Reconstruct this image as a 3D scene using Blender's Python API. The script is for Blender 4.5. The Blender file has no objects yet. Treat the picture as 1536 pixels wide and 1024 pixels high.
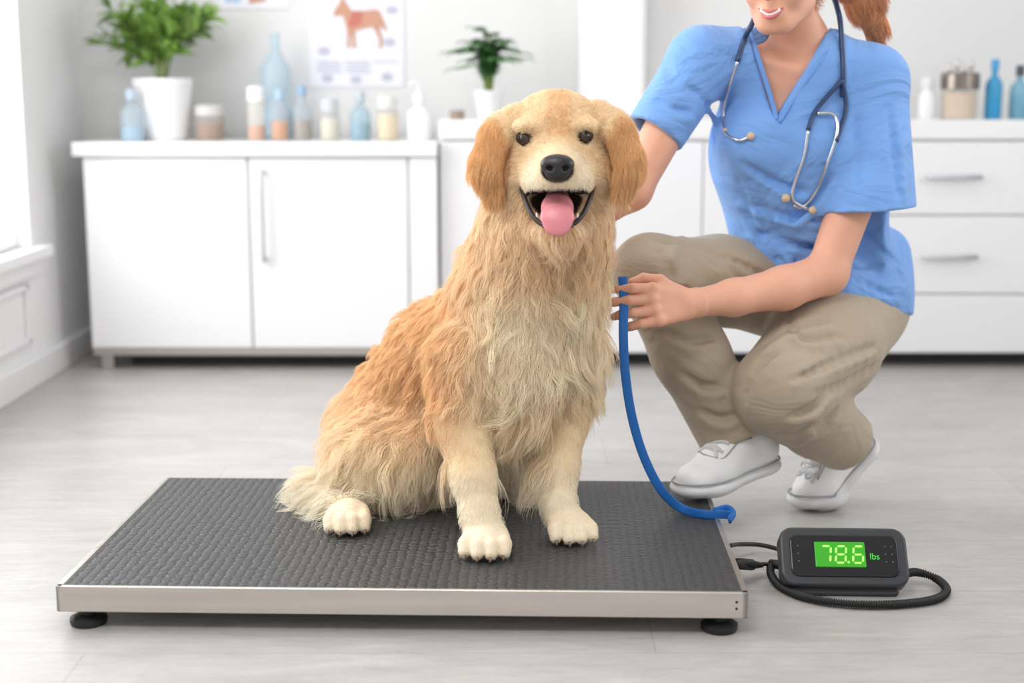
import bpy, bmesh, math, random
import numpy as np
from mathutils import Vector, Matrix
from mathutils.kdtree import KDTree
rng = np.random.default_rng(7); random.seed(5)
sc = bpy.context.scene
sc.view_settings.view_transform = 'Standard'
TH = math.radians(9.97); H = .92; F_ = 2133.33
CT, ST = math.cos(TH), math.sin(TH)
def V3(*a): return np.array(a, dtype=float)
def S(px, py, Y):
    dx = (px-768)/F_; dv = (py-512)/F_
    t = Y/(CT-dv*ST)
    return V3(dx*t, Y, H+(-ST-dv*CT)*t)
def SP(px, py, z):
    dx = (px-768)/F_; dv = (py-512)/F_
    dz = -ST-dv*CT; t = (z-H)/dz
    return V3(dx*t, (CT-dv*ST)*t, z)
def nrm(v):
    v = np.asarray(v, float); return v/np.linalg.norm(v)
def lin(r, g, b):
    f = lambda v: ((v/255+.055)/1.055)**2.4 if v > 10 else v/255/12.92
    return (f(r), f(g), f(b))

# ------------------------------------------------------------ materials
def mat(name, col, rough=.5, metal=0, bump=None, attr=None, spec=.5, emit=None, var=None, sss=0, alpha=None, sheen=0, dist=0, weave=None):
    m = bpy.data.materials.new(name); m.use_nodes = True
    nt = m.node_tree; N = nt.nodes; b = N['Principled BSDF']
    b.inputs['Base Color'].default_value = (*col, 1)
    b.inputs['Roughness'].default_value = rough
    b.inputs['Metallic'].default_value = metal
    b.inputs['Specular IOR Level'].default_value = spec
    if sheen: b.inputs['Sheen Weight'].default_value = sheen
    if sss:
        b.inputs['Subsurface Weight'].default_value = sss
        b.inputs['Subsurface Radius'].default_value = (.02, .008, .005)
        b.inputs['Subsurface Scale'].default_value = .5
    if emit:
        b.inputs['Emission Color'].default_value = (*col, 1)
        b.inputs['Emission Strength'].default_value = emit
    tc = N.new('ShaderNodeTexCoord')
    if attr:
        a = N.new('ShaderNodeAttribute'); a.attribute_name = attr
        nt.links.new(a.outputs['Color'], b.inputs['Base Color'])
    if var:
        sx, amt = var
        mp = N.new('ShaderNodeMapping'); mp.inputs['Scale'].default_value = sx
        nz = N.new('ShaderNodeTexNoise'); nz.inputs['Scale'].default_value = 1; nz.inputs['Detail'].default_value = 4
        mr = N.new('ShaderNodeMapRange'); mr.inputs[1].default_value = .25; mr.inputs[2].default_value = .75
        mr.inputs[3].default_value = 1-amt; mr.inputs[4].default_value = 1+amt
        mx = N.new('ShaderNodeVectorMath'); mx.operation = 'SCALE'; mx.inputs[0].default_value = col
        nt.links.new(tc.outputs['Object'], mp.inputs[0]); nt.links.new(mp.outputs[0], nz.inputs[0])
        nt.links.new(nz.outputs[0], mr.inputs[0]); nt.links.new(mr.outputs[0], mx.inputs[3])
        if attr: nt.links.new(a.outputs['Color'], mx.inputs[0])
        nt.links.new(mx.outputs[0], b.inputs['Base Color'])
    bp = None
    if bump:
        sc_, st, dist_ = bump
        mp = N.new('ShaderNodeMapping'); mp.inputs['Scale'].default_value = sc_ if isinstance(sc_, tuple) else (sc_,)*3
        nz = N.new('ShaderNodeTexNoise'); nz.inputs['Scale'].default_value = 1; nz.inputs['Detail'].default_value = 3; nz.inputs['Distortion'].default_value = dist
        bp = N.new('ShaderNodeBump'); bp.inputs['Strength'].default_value = st; bp.inputs['Distance'].default_value = dist_
        nt.links.new(tc.outputs['Object'], mp.inputs[0]); nt.links.new(mp.outputs[0], nz.inputs[0])
        nt.links.new(nz.outputs[0], bp.inputs['Height']); nt.links.new(bp.outputs[0], b.inputs['Normal'])
    if weave:
        nz = N.new('ShaderNodeTexNoise'); nz.inputs['Scale'].default_value = weave; nz.inputs['Detail'].default_value = 1
        b2 = N.new('ShaderNodeBump'); b2.inputs['Strength'].default_value = .25; b2.inputs['Distance'].default_value = .001
        nt.links.new(tc.outputs['Object'], nz.inputs[0]); nt.links.new(nz.outputs[0], b2.inputs['Height'])
        if bp: nt.links.new(bp.outputs[0], b2.inputs['Normal'])
        nt.links.new(b2.outputs[0], b.inputs['Normal'])
    if alpha is not None and alpha < 1:
        out = N['Material Output']; tr = N.new('ShaderNodeBsdfTransparent'); mx = N.new('ShaderNodeMixShader')
        tr.inputs[0].default_value = (*[min(1, .55+.5*c) for c in col], 1)
        mx.inputs[0].default_value = alpha
        nt.links.new(tr.outputs[0], mx.inputs[1]); nt.links.new(b.outputs[0], mx.inputs[2]); nt.links.new(mx.outputs[0], out.inputs[0])
    return m

# ------------------------------------------------------------ object helpers
def link(o, parent=None):
    sc.collection.objects.link(o)
    if parent is not None:
        o.parent = parent
        if not parent.get('local'): o.matrix_parent_inverse = Matrix.Translation(-Vector(parent.location))
    return o
def group(name, loc=(0, 0, 0), rot=None, local=False):
    e = bpy.data.objects.new(name, None); e.empty_display_size = .05
    e.location = Vector([float(v) for v in loc])
    if rot is not None: e.rotation_euler = rot
    if local: e['local'] = 1
    sc.collection.objects.link(e); return e
def mobj(name, V, Fc, m, parent=None, col=None, smooth=True):
    me = bpy.data.meshes.new(name)
    me.from_pydata([tuple(map(float, v)) for v in V], [], [tuple(map(int, f)) for f in Fc])
    if smooth: me.polygons.foreach_set('use_smooth', [True]*len(me.polygons))
    if col is not None:
        a = me.attributes.new('fcol', 'FLOAT_COLOR', 'POINT')
        a.data.foreach_set('color', np.c_[col, np.ones(len(col))].astype(np.float32).ravel())
    me.materials.append(m); me.update()
    o = bpy.data.objects.new(name, me); return link(o, parent)
def box(name, lo, hi, m, parent=None, bev=.003, rot=None):
    lo, hi = np.array(lo, float), np.array(hi, float); c = (lo+hi)/2; s = hi-lo
    bm = bmesh.new(); bmesh.ops.create_cube(bm, size=1); bmesh.ops.scale(bm, vec=Vector(s), verts=bm.verts)
    if bev:
        bmesh.ops.bevel(bm, geom=bm.edges[:], offset=min(bev, s.min()*.45), segments=3, profile=.5, affect='EDGES')
    me = bpy.data.meshes.new(name); bm.to_mesh(me); bm.free(); me.materials.append(m)
    o = bpy.data.objects.new(name, me); o.location = Vector(c)
    if rot: o.rotation_euler = rot
    return link(o, parent)
def lathe(name, prof, loc, m, parent=None, seg=32, smooth=True):
    V = []; Fc = []
    for r, z in prof:
        for j in range(seg):
            a = 2*math.pi*j/seg; V.append((loc[0]+r*math.cos(a), loc[1]+r*math.sin(a), loc[2]+z))
    for i in range(len(prof)-1):
        for j in range(seg):
            Fc.append((i*seg+j, i*seg+(j+1) % seg, (i+1)*seg+(j+1) % seg, (i+1)*seg+j))
    Fc.append(tuple(range(seg))[::-1]); Fc.append(tuple((len(prof)-1)*seg+j for j in range(seg)))
    o = mobj(name, V, Fc, m, parent, smooth=smooth)
    if smooth:
        md = o.modifiers.new('es', 'EDGE_SPLIT'); md.split_angle = math.radians(38)
    return o
def cat(pts, n=8):
    P = [np.array(p, float) for p in pts]; P = [2*P[0]-P[1]]+P+[2*P[-1]-P[-2]]; out = []
    for i in range(1, len(P)-2):
        for k in range(n):
            t = k/n; a, b, c, d = P[i-1:i+3]
            out.append(.5*((2*b)+(c-a)*t+(2*a-5*b+4*c-d)*t*t+(3*b-a-3*c+d)*t**3))
    out.append(P[-2]); return np.array(out)
def sweep(name, pts, r, m, parent=None, seg=12, flat=None, smooth=True):
    pts = np.array(pts, float); n = len(pts)
    r = np.broadcast_to(np.array(r, float), (n,))
    T = np.gradient(pts, axis=0); T /= np.linalg.norm(T, axis=1)[:, None]
    u = np.cross(T[0], (0, 0, 1)); u = np.cross(T[0], (0, 1, 0)) if np.linalg.norm(u) < .1 else u
    u = nrm(u); V = []
    for i in range(n):
        if flat is not None: u = nrm(np.cross(T[i], flat[0]))
        else: u = nrm(u-T[i]*np.dot(u, T[i]))
        w = np.cross(T[i], u)
        for j in range(seg):
            a = 2*math.pi*j/seg; k = flat[1] if flat is not None else 1
            ca, sa = math.cos(a), math.sin(a)
            if flat is not None:
                ca = math.copysign(abs(ca)**.5, ca); sa = math.copysign(abs(sa)**.5, sa)
            V.append(pts[i]+r[i]*(ca*u+sa*w*k))
    Fc = [(i*seg+j, i*seg+(j+1) % seg, (i+1)*seg+(j+1) % seg, (i+1)*seg+j) for i in range(n-1) for j in range(seg)]
    Fc.append(tuple(range(seg))[::-1]); Fc.append(tuple((n-1)*seg+j for j in range(seg)))
    return mobj(name, V, Fc, m, parent, smooth=smooth)
def ball(name, c, r, m, parent=None, R=None, seg=20):
    r = np.broadcast_to(np.array(r, float), (3,)); V = []; Fc = []; rings = seg//2
    for i in range(rings+1):
        t = math.pi*i/rings
        for j in range(seg):
            a = 2*math.pi*j/seg
            q = r*np.array([math.sin(t)*math.cos(a), math.sin(t)*math.sin(a), math.cos(t)])
            V.append(np.array(c)+(R@q if R is not None else q))
    for i in range(rings):
        for j in range(seg):
            Fc.append((i*seg+j, (i+1)*seg+j, (i+1)*seg+(j+1) % seg, i*seg+(j+1) % seg))
    o = mobj(name, V, Fc, m, parent)
    bm = bmesh.new(); bm.from_mesh(o.data); bmesh.ops.remove_doubles(bm, verts=bm.verts, dist=1e-6)
    for f in bm.faces: f.smooth = True
    bm.to_mesh(o.data); bm.free(); return o

# ------------------------------------------------------------ implicit surface modelling
class Field:
    def __init__(s, lo, hi, h):
        s.lo = np.array(lo, float); s.h = h
        s.n = (np.ceil((np.array(hi)-s.lo)/h)+1).astype(int)
        s.D = np.full(tuple(s.n), 1., np.float32)
        s.ax = [(s.lo[i]+h*np.arange(s.n[i])).astype(np.float32) for i in range(3)]
    def op(s, bl, bh, fn, k, sub):
        i0 = np.maximum(0, np.floor((np.array(bl)-s.lo)/s.h)).astype(int)
        i1 = np.minimum(s.n, np.ceil((np.array(bh)-s.lo)/s.h)+1).astype(int)
        if (i1 <= i0).any(): return
        sl = tuple(slice(a, b) for a, b in zip(i0, i1))
        X = s.ax[0][sl[0]][:, None, None]; Y = s.ax[1][sl[1]][None, :, None]; Z = s.ax[2][sl[2]][None, None, :]
        d = fn(X, Y, Z).astype(np.float32); v = s.D[sl]
        if sub: v = -v
        k = max(k, 1e-5); h = np.clip(.5+.5*(d-v)/k, 0, 1)
        r = d*(1-h)+v*h-k*h*(1-h)
        s.D[sl] = -r if sub else r
    def cap(s, a, b, ra, rb=None, k=.02, sub=False, flat=None, cut=None):
        a = np.array(a, float); b = np.array(b, float); rb = ra if rb is None else rb
        if flat is not None: fd = nrm(flat[0]); fs = flat[1]
        ba = b-a
        if flat is not None: ba = ba+fd*(fs-1)*np.dot(ba, fd)
        L2 = max(ba.dot(ba), 1e-9); m = max(ra, rb)*1.0+k+3*s.h
        def fn(X, Y, Z):
            q = [X-a[0], Y-a[1], Z-a[2]]
            if flat is not None:
                w = (q[0]*fd[0]+q[1]*fd[1]+q[2]*fd[2])*(fs-1); q = [q[i]+fd[i]*w for i in range(3)]
            t = np.clip((q[0]*ba[0]+q[1]*ba[1]+q[2]*ba[2])/L2, 0, 1)
            d = np.sqrt((q[0]-t*ba[0])**2+(q[1]-t*ba[1])**2+(q[2]-t*ba[2])**2)-(ra+t*(rb-ra))
            if cut is not None:
                o, n = cut; n = nrm(n); d = np.maximum(d, (X-o[0])*n[0]+(Y-o[1])*n[1]+(Z-o[2])*n[2])
            return d
        s.op(np.minimum(a, b)-m, np.maximum(a, b)+m, fn, k, sub)
    def chain(s, pts, k=.02, **kw):
        for (a, ra), (b, rb) in zip(pts[:-1], pts[1:]): s.cap(a, b, ra, rb, k, **kw)
    def ell(s, c, r, R=None, k=.02, sub=False):
        c = np.array(c, float); r = np.array(r, float); R = np.eye(3) if R is None else R
        m = r.max()+k+3*s.h
        def fn(X, Y, Z):
            p = [X-c[0], Y-c[1], Z-c[2]]
            q = [p[0]*R[0, i]+p[1]*R[1, i]+p[2]*R[2, i] for i in range(3)]
            k0 = np.sqrt(sum((q[i]/r[i])**2 for i in range(3))); k1 = np.sqrt(sum((q[i]/r[i]**2)**2 for i in range(3)))
            return k0*(k0-1)/np.maximum(k1, 1e-4)
        s.op(c-m, c+m, fn, k, sub)
    def val(s, p):
        i = np.clip(np.round((np.asarray(p)-s.lo)/s.h).astype(int), 0, s.n-1); return s.D[tuple(i)]
    def front(s, px, py, off=0., default=None, y0=None, y1=None):
        y0 = s.ax[1][0] if y0 is None else y0; y1 = s.ax[1][-1] if y1 is None else y1
        for Y in np.arange(y0, y1, .0015):
            if s.val(S(px, py, Y)) < 0: return S(px, py, Y-off)
        return S(px, py, default if default is not None else y1)
    def mesh(s, smooth=2):
        D = s.D; I = D < 0; n = D.shape
        cnt = np.zeros([k-1 for k in n], np.int8); cs = [(a, b, c) for a in (0, 1) for b in (0, 1) for c in (0, 1)]
        for a, b, c in cs: cnt += I[a:n[0]-1+a, b:n[1]-1+b, c:n[2]-1+c]
        act = (cnt > 0) & (cnt < 8); idx = np.argwhere(act)
        ids = np.full(act.shape, -1, np.int32); ids[act] = np.arange(len(idx))
        val = {c: D[idx[:, 0]+c[0], idx[:, 1]+c[1], idx[:, 2]+c[2]] for c in cs}
        pos = np.zeros((len(idx), 3)); w = np.zeros(len(idx))
        for a in cs:
            for i in range(3):
                if a[i] == 0:
                    b = list(a); b[i] = 1; b = tuple(b); va, vb = val[a], val[b]; m = (va < 0) != (vb < 0)
                    t = np.where(m, va/np.where(m, va-vb, 1), 0)
                    P = np.array(a, float)+np.outer(t, np.array(b)-np.array(a)); pos += P*m[:, None]; w += m
        V = s.lo+s.h*(idx+pos/w[:, None]); Fs = []
        for axn in range(3):
            sl0 = [slice(1, k-1) for k in n]; sl1 = list(sl0); sl0[axn] = slice(0, n[axn]-1); sl1[axn] = slice(1, n[axn])
            A = I[tuple(sl0)]; B = I[tuple(sl1)]; e = np.argwhere(A != B); ins = A[tuple(e.T)]
            off = np.array([1, 1, 1]); off[axn] = 0; e = e+off
            u, v = [(1, 2), (2, 0), (0, 1)][axn]
            def cell(du, dv):
                q = e.copy(); q[:, u] += du; q[:, v] += dv; return ids[tuple(q.T)]
            Q = np.stack([cell(-1, -1), cell(0, -1), cell(0, 0), cell(-1, 0)], 1)
            Q[~ins] = Q[~ins][:, ::-1]; Fs.append(Q)
        Fc = np.concatenate(Fs); Fc = Fc[(Fc >= 0).all(1)]
        for _ in range(smooth):
            acc = np.zeros_like(V); c = np.zeros(len(V))
            for i in range(4):
                a, b = Fc[:, i], Fc[:, (i+1) % 4]
                for j in range(3): acc[:, j] += np.bincount(a, V[b, j], len(V))
                c += np.bincount(a, minlength=len(V))
            V = V*.5+.5*acc/np.maximum(c, 1)[:, None]
        return V, Fc
def vnormals(V, Fc):
    fn = np.cross(V[Fc[:, 2]]-V[Fc[:, 0]], V[Fc[:, 3]]-V[Fc[:, 1]]); N = np.zeros_like(V)
    for i in range(4):
        for j in range(3): N[:, j] += np.bincount(Fc[:, i], fn[:, j], len(V))
    return N/np.maximum(np.linalg.norm(N, axis=1), 1e-12)[:, None]
def sm(a, b, x): t = np.clip((x-a)/(b-a), 0, 1); return t*t*(3-2*t)

def fur(name, V, Fc, N, lenf, flowf, colf, m, parent, rad=.0005, K=6, guides=2500, clump=.6, lift=.35, wave=.08, wf=1.2, zmin=None, cvar=.1, gdev=0., glen=0., glift=0.):
    T = np.concatenate([Fc[:, [0, 1, 2]], Fc[:, [0, 2, 3]]]); vn = vnormals(V, Fc)
    ar = np.linalg.norm(np.cross(V[T[:, 1]]-V[T[:, 0]], V[T[:, 2]]-V[T[:, 0]]), axis=1); ar /= ar.sum()
    t = rng.choice(len(T), N, p=ar); a = rng.random(N); b = rng.random(N); f = a+b > 1; a[f] = 1-a[f]; b[f] = 1-b[f]
    w = np.stack([1-a-b, a, b], 1)
    P = (V[T[t]]*w[:, :, None]).sum(1); n = (vn[T[t]]*w[:, :, None]).sum(1); n /= np.linalg.norm(n, axis=1)[:, None]
    ln = lenf(P, n); k = ln > 1e-4; P, n, ln = P[k], n[k], ln[k]; N = len(P)
    ln0 = ln.copy(); ln = ln*rng.uniform(.65, 1.2, N)
    G = min(guides, N); gi = rng.choice(N, G, replace=False)
    kd = KDTree(G)
    for i, g in enumerate(gi): kd.insert(P[g], i)
    kd.balance(); near = np.array([kd.find(p)[1] for p in P])
    ln = ln*np.clip(1+rng.normal(0, 1, G)*glen, .6, 1.4)[near]
    fl = flowf(P, n)+rng.normal(0, .12, (N, 3)); tg = fl-(fl*n).sum(1)[:, None]*n; tg /= np.maximum(np.linalg.norm(tg, axis=1), 1e-6)[:, None]
    sd = np.cross(n, tg); dv = (rng.normal(0, 1, G)*gdev)[near][:, None]; tg = tg*np.cos(dv)+sd*np.sin(dv); sd = np.cross(n, tg)
    s = np.linspace(0, 1, K)[None, :, None]
    ph = rng.uniform(0, 6.28, G)[near]
    L = ln[:, None, None]
    lf = np.clip(lift*(.042/np.maximum(ln0, .01))**.3, lift*.8, lift*1.5) if lift > .15 else np.full(N, lift)
    lf = (lf*np.clip(1+rng.normal(0, 1, G)*glift, .3, 1.8)[near])[:, None, None]
    pos = P[:, None]+L*(tg[:, None]*s*.9+n[:, None]*lf*np.sin(s*math.pi*.62))+L*.18*s*s*np.array([0, 0, -1.])
    pos = pos+L*wave*(np.sin(s*6.28*wf+ph[:, None, None])-np.sin(ph)[:, None, None])*sd[:, None]*s**.5
    g = gi[near]; off = pos[g]-pos; amt = (clump*rng.uniform(.3, 1.15, N))[:, None, None]
    pos = pos+off*amt*s**1.3
    if zmin is not None: pos[:, :, 2] = np.maximum(pos[:, :, 2], zmin)
    C = colf(P, n)*(1+rng.normal(0, cvar, G)[near]+rng.normal(0, cvar*.8, N))[:, None]; C = np.clip(C, 0, 1)
    hc = bpy.data.hair_curves.new(name); hc.add_curves([K]*N)
    hc.attributes['position'].data.foreach_set('vector', pos.astype(np.float32).ravel())
    ra = hc.attributes.get('radius') or hc.attributes.new('radius', 'FLOAT', 'POINT')
    rr = rad*np.broadcast_to(np.linspace(1, .25, K)[None], (N, K))*np.clip(ln0/.03, .7, 1.15)[:, None]
    ra.data.foreach_set('value', rr.astype(np.float32).ravel())
    ca = hc.attributes.new('fcol', 'FLOAT_COLOR', 'CURVE'); ca.data.foreach_set('color', np.c_[C, np.ones(N)].astype(np.float32).ravel())
    hc.materials.append(m); o = bpy.data.objects.new(name, hc); link(o, parent); return o

# ============================================================ ROOM
white = mat('white_paint', (.80, .80, .80), .6, bump=((30, 30, 30), .05, .002))
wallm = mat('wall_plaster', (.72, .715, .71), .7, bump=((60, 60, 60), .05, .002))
walll = mat('wall_plaster_brightened', (.84, .84, .84), .7, bump=((60, 60, 60), .05, .002))  # lighter copy of the plaster; brightness put into colour where little light falls
trimm = mat('trim_white', (.84, .84, .84), .4)
lacq = mat('cabinet_lacquer', (.83, .83, .84), .25)
ctop = mat('counter_top', (.84, .84, .84), .2)
steel = mat('brushed_steel', lin(196, 190, 184), .32, .85, bump=((4, 400, 400), .08, .001))
dark = mat('shadow_plinth', (.04, .04, .045), .6)  # near-black colour stands in for the shade under the cabinets
grey = mat('handle_grey', lin(196, 198, 201), .35, .3)

def floor_mat():
    m = bpy.data.materials.new('laminate_planks'); m.use_nodes = True; nt = m.node_tree; N = nt.nodes; b = N['Principled BSDF']
    tc = N.new('ShaderNodeTexCoord'); l = nt.links.new
    mp = N.new('ShaderNodeMapping'); l(tc.outputs['Object'], mp.inputs[0]); mp.inputs['Location'].default_value = (.35, .06, 0)
    br = N.new('ShaderNodeTexBrick'); l(mp.outputs[0], br.inputs[0]); br.inputs['Scale'].default_value = 1
    br.inputs['Brick Width'].default_value = 1.9; br.inputs['Row Height'].default_value = .3; br.inputs['Mortar Size'].default_value = .0016
    br.inputs['Color1'].default_value = (.445, .422, .404, 1); br.inputs['Color2'].default_value = (.47, .447, .43, 1); br.inputs['Mortar'].default_value = (.35, .335, .32, 1)
    br.inputs['Mortar Smooth'].default_value = .3
    def noise(scl, det, rgh, dst, lo, hi):
        m1 = N.new('ShaderNodeMapping'); m1.inputs['Scale'].default_value = scl; l(tc.outputs['Object'], m1.inputs[0])
        n1 = N.new('ShaderNodeTexNoise'); n1.inputs['Scale'].default_value = 1; n1.inputs['Detail'].default_value = det; n1.inputs['Roughness'].default_value = rgh; n1.inputs['Distortion'].default_value = dst; l(m1.outputs[0], n1.inputs[0])
        r1 = N.new('ShaderNodeMapRange'); r1.inputs[1].default_value = .3; r1.inputs[2].default_value = .7; r1.inputs[3].default_value = lo; r1.inputs[4].default_value = hi; l(n1.outputs[0], r1.inputs[0]); return n1, r1
    n1, r1 = noise((7, 48, 1), 14, .9, .6, .74, 1.20)
    n2, r2 = noise((3, 8, 1), 8, .7, .8, .85, 1.12)
    mu = N.new('ShaderNodeMath'); mu.operation = 'MULTIPLY'; l(r1.outputs[0], mu.inputs[0]); l(r2.outputs[0], mu.inputs[1])
    vs = N.new('ShaderNodeVectorMath'); vs.operation = 'SCALE'; l(br.outputs[0], vs.inputs[0]); l(mu.outputs[0], vs.inputs[3])
    l(vs.outputs[0], b.inputs['Base Color']); b.inputs['Roughness'].default_value = .36
    bp = N.new('ShaderNodeBump'); bp.inputs['Strength'].default_value = .1; bp.inputs['Distance'].default_value = .003; l(n1.outputs[0], bp.inputs['Height']); l(bp.outputs[0], b.inputs['Normal'])
    return m
XL, YB, XR, YF, ZC = -1.52, 5.1, 2.7, -1.2, 2.7
box('floor', (XL-.1, YF, -.05), (XR+.1, YB+.1, 0), floor_mat(), bev=0)
box('ceiling', (XL-.1, YF, ZC), (XR+.1, YB+.1, ZC+.05), white, bev=0)
wb = group('wall_back', (0, YB, 1))
box('plaster', (XL-.1, YB, 0), (XR+.1, YB+.1, ZC), wallm, wb, bev=0)
box('pier', (.23, YB-.14, 0), (.46, YB, ZC), white, wb, bev=.02)
box('service_ledge', (-.235, YB-.14, 0), (.23, YB, .8), white, wb, bev=.002)
box('service_ledge_long', (.46, YB-.14, 0), (2.52, YB, .8), white, wb, bev=.002)
wr = group('wall_right', (XR, 2, 1))
ry0, ry1, rz0, rz1 = 1.6, 3.8, .9, 2.3
box('below', (XR, YF, 0), (XR+.1, YB, rz0), wallm, wr, 0); box('above', (XR, YF, rz1), (XR+.1, YB, ZC), wallm, wr, 0)
box('near', (XR, YF, rz0), (XR+.1, ry0, rz1), wallm, wr, 0); box('far', (XR, ry1, rz0), (XR+.1, YB, rz1), wallm, wr, 0)
w2 = group('added_window', (XR, 2.7, 1.6))  # unseen window, added to dress the fill from the right
for a, b in [((XR-.012, ry0, rz0), (XR+.1, ry0+.06, rz1)), ((XR-.012, ry1-.06, rz0), (XR+.1, ry1, rz1)), ((XR-.012, ry0, rz1-.06), (XR+.1, ry1, rz1)), ((XR-.05, ry0-.05, rz0), (XR+.1, ry1+.05, rz0+.04)), ((XR+.03, 2.67, rz0), (XR+.08, 2.73, rz1))]:
    box('frame_bar', a, b, trimm, w2, .004)
wl = group('wall_left', (XL, 2, 1))
wy0, wy1, wz0, wz1 = 2.3, 4.5, .44, 2.35
box('below', (XL-.12, YF, 0), (XL, YB, wz0), walll, wl, 0)
box('above', (XL-.12, YF, wz1), (XL, YB, ZC), walll, wl, 0)
box('near', (XL-.12, YF, wz0), (XL, wy0, wz1), walll, wl, 0)
box('far', (XL-.12, wy1, wz0), (XL, YB, wz1), walll, wl, 0)
wn = group('window_1', (XL, 3.4, 1.4))
for nm, a, b in [('jamb_far', (XL-.1, wy1-.06, wz0), (XL+.012, wy1, wz1)), ('jamb_near', (XL-.1, wy0, wz0), (XL+.012, wy0+.06, wz1)),
                 ('head', (XL-.1, wy0, wz1-.06), (XL+.012, wy1, wz1)), ('bottom_rail', (XL-.1, wy0, wz0), (XL-.03, wy1, wz0+.05)),
                 ('mullion', (XL-.09, 3.38, wz0), (XL-.04, 3.44, wz1)), ('sill', (XL-.1, wy0-.08, wz0-.035), (XL+.055, wy1+.03, wz0)),
                 ('apron', (XL, wy0-.05, wz0-.09), (XL+.025, wy1+.01, wz0-.035))]:
    box(nm, a, b, trimm, wn, .004)
tr = group('trim_1', (XL, 4, .2))
for (y0, y1) in [(2.5, 3.4), (3.5, 4.4)]:
    for a, b in [((XL, y0, .31), (XL+.012, y1, .33)), ((XL, y0, .14), (XL+.012, y1, .16)), ((XL, y0, .14), (XL+.012, y0+.02, .33)), ((XL, y1-.02, .14), (XL+.012, y1, .33))]:
        box('panel_mould', a, b, trimm, tr, .004)
box('baseboard_left', (XL, YF, 0), (XL+.02, YB, .09), trimm, bev=.005)
box('baseboard_back', (XL+.02, YB-.02, 0), (-.25, YB, .09), trimm, bev=.005)

# ---------------- left cabinet
cy = 4.67
cab = group('storage_cabinet', (-.84, 4.9, 0))
box('carcass', (-1.405, cy+.02, .075), (-.245, YB-.025, .72), lacq, cab)
box('counter_top', (-1.43, cy-.02, .712), (-.243, YB-.022, .758), ctop, cab, .004)
box('door_1', (-1.40, cy, .078), (-.866, cy+.02, .708), lacq, cab, .003)
box('door_2', (-.860, cy, .078), (-.342, cy+.02, .708), lacq, cab, .003)
box('side_panel', (-.336, cy-.004, .05), (-.2445, cy+.03, .71), lacq, cab, .003)
box('rail', (-1.40, cy+.01, .05), (-.26, cy+.03, .078), steel, cab, .002)
for x in (-1.36, -.3):
    for y in (cy+.03, YB-.1): box('leg', (x-.02, y, 0), (x+.02, y+.04, .075), steel, cab)
box('plinth_shade', (-1.3, cy+.12, 0), (-.36, cy+.14, .08), dark, cab, 0)  # dark strip painting the shade in the gap below the doors
sweep('handle', cat([(-.815, cy, .66), (-.815, cy-.028, .655), (-.815, cy-.03, .52), (-.815, cy-.028, .385), (-.815, cy, .38)]), .007, grey, cab)

# ---------------- right cabinets
ry = 4.72; rb_ = YB-.145
rc = group('drawer_cabinet', (1.1, 4.85, 0))
box('carcass', (-.240, ry+.003, .05), (2.5, rb_, .77), lacq, rc)
box('counter_top', (-.24, ry-.02, .765), (2.52, rb_, .828), ctop, rc, .004)
box('plinth_shade', (-.2, ry+.1, 0), (2.48, ry+.12, .06), dark, rc, 0)  # dark strip painting the shade in the gap below the drawers
cb = [-.238, .2, .63, 1.05, 1.85, 2.5]
for i in range(5):
    rows = [(.055, .25), (.256, .513), (.519, .758)] if i >= 3 else [(.055, .758)]
    for (z0, z1) in rows:
        box('front', (cb[i]+.002, ry-.014, z0), (cb[i+1]-.002, ry+.004, z1), lacq, rc, .003)
        if i >= 3 and z0 > .1:
            xm = (cb[i]+cb[i+1])/2; zz = z0+.125; w = .09
            sweep('handle', [(xm-w, ry-.04, zz), (xm+w, ry-.04, zz)], .008, grey, rc)
            for q in (-w*.9, w*.9): sweep('handle_post', [(xm+q, ry-.014, zz), (xm+q, ry-.04, zz)], .005, grey, rc)
for x in (-.2, 1.0, 2.4): box('leg', (x, ry+.03, 0), (x+.04, ry+.07, .055), steel, rc)

# ---------------- posters
paper = mat('poster_paper', lin(228, 228, 236), .6); brn = mat('poster_print_brown', lin(196, 148, 124), .7); pnk = mat('poster_print_text', lin(190, 188, 204), .7); red = mat('poster_print_red', lin(192, 112, 102), .7)
def flatpoly(name, pts, y, m, parent): return mobj(name, [(p[0], y, p[1]) for p in pts], [tuple(range(len(pts)))], m, parent, smooth=False)
po = group('dog_anatomy_poster', (-.545, YB-.004, 1.15)); yb = YB-.006
box('sheet', (-.71, YB-.005, .935), (-.38, YB, 1.4), paper, po, 0)
dogp = [(0, .62), (.05, .72), (.12, .8), (.17, .98), (.22, .86), (.27, .78), (.34, .68), (.55, .67), (.78, .7), (.86, .66), (.95, .45), (1, .3), (.93, .33), (.88, .42), (.86, .3), (.9, .18), (.89, 0), (.83, 0), (.84, .16), (.77, .3), (.72, .38), (.5, .33), (.4, .3), (.4, .14), (.42, 0), (.35, 0), (.34, .16), (.31, .3), (.3, 0), (.24, 0), (.25, .3), (.22, .45), (.17, .58), (.1, .58), (.02, .56)]
flatpoly('dog_figure', [(-.625+.19*p[0], 1.07+.19*p[1]) for p in dogp], yb-.001, brn, po)
flatpoly('muscle_print', [(-.575, 1.14), (-.56, 1.19), (-.52, 1.195), (-.53, 1.15)], yb-.0015, red, po)
for i in range(9):
    z = 1.02-.012*(i % 4); x = -.69+.1*(i//4+(i % 2)*.1)
    flatpoly('text_line', [(x, z), (x+.085, z), (x+.085, z+.005), (x, z+.005)], yb-.001, pnk, po)
for x, z, s_ in [(-.66, 1.06, .022), (-.43, 1.09, .022), (-.42, 1.2, .022), (-.65, .965, .02), (-.44, .97, .02), (-.55, .96, .02)]:
    flatpoly('organ_print', [(x+s_*math.cos(a), z+s_*.7*math.sin(a)) for a in np.linspace(0, 6.1, 14)], yb-.001, pnk, po)
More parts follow.
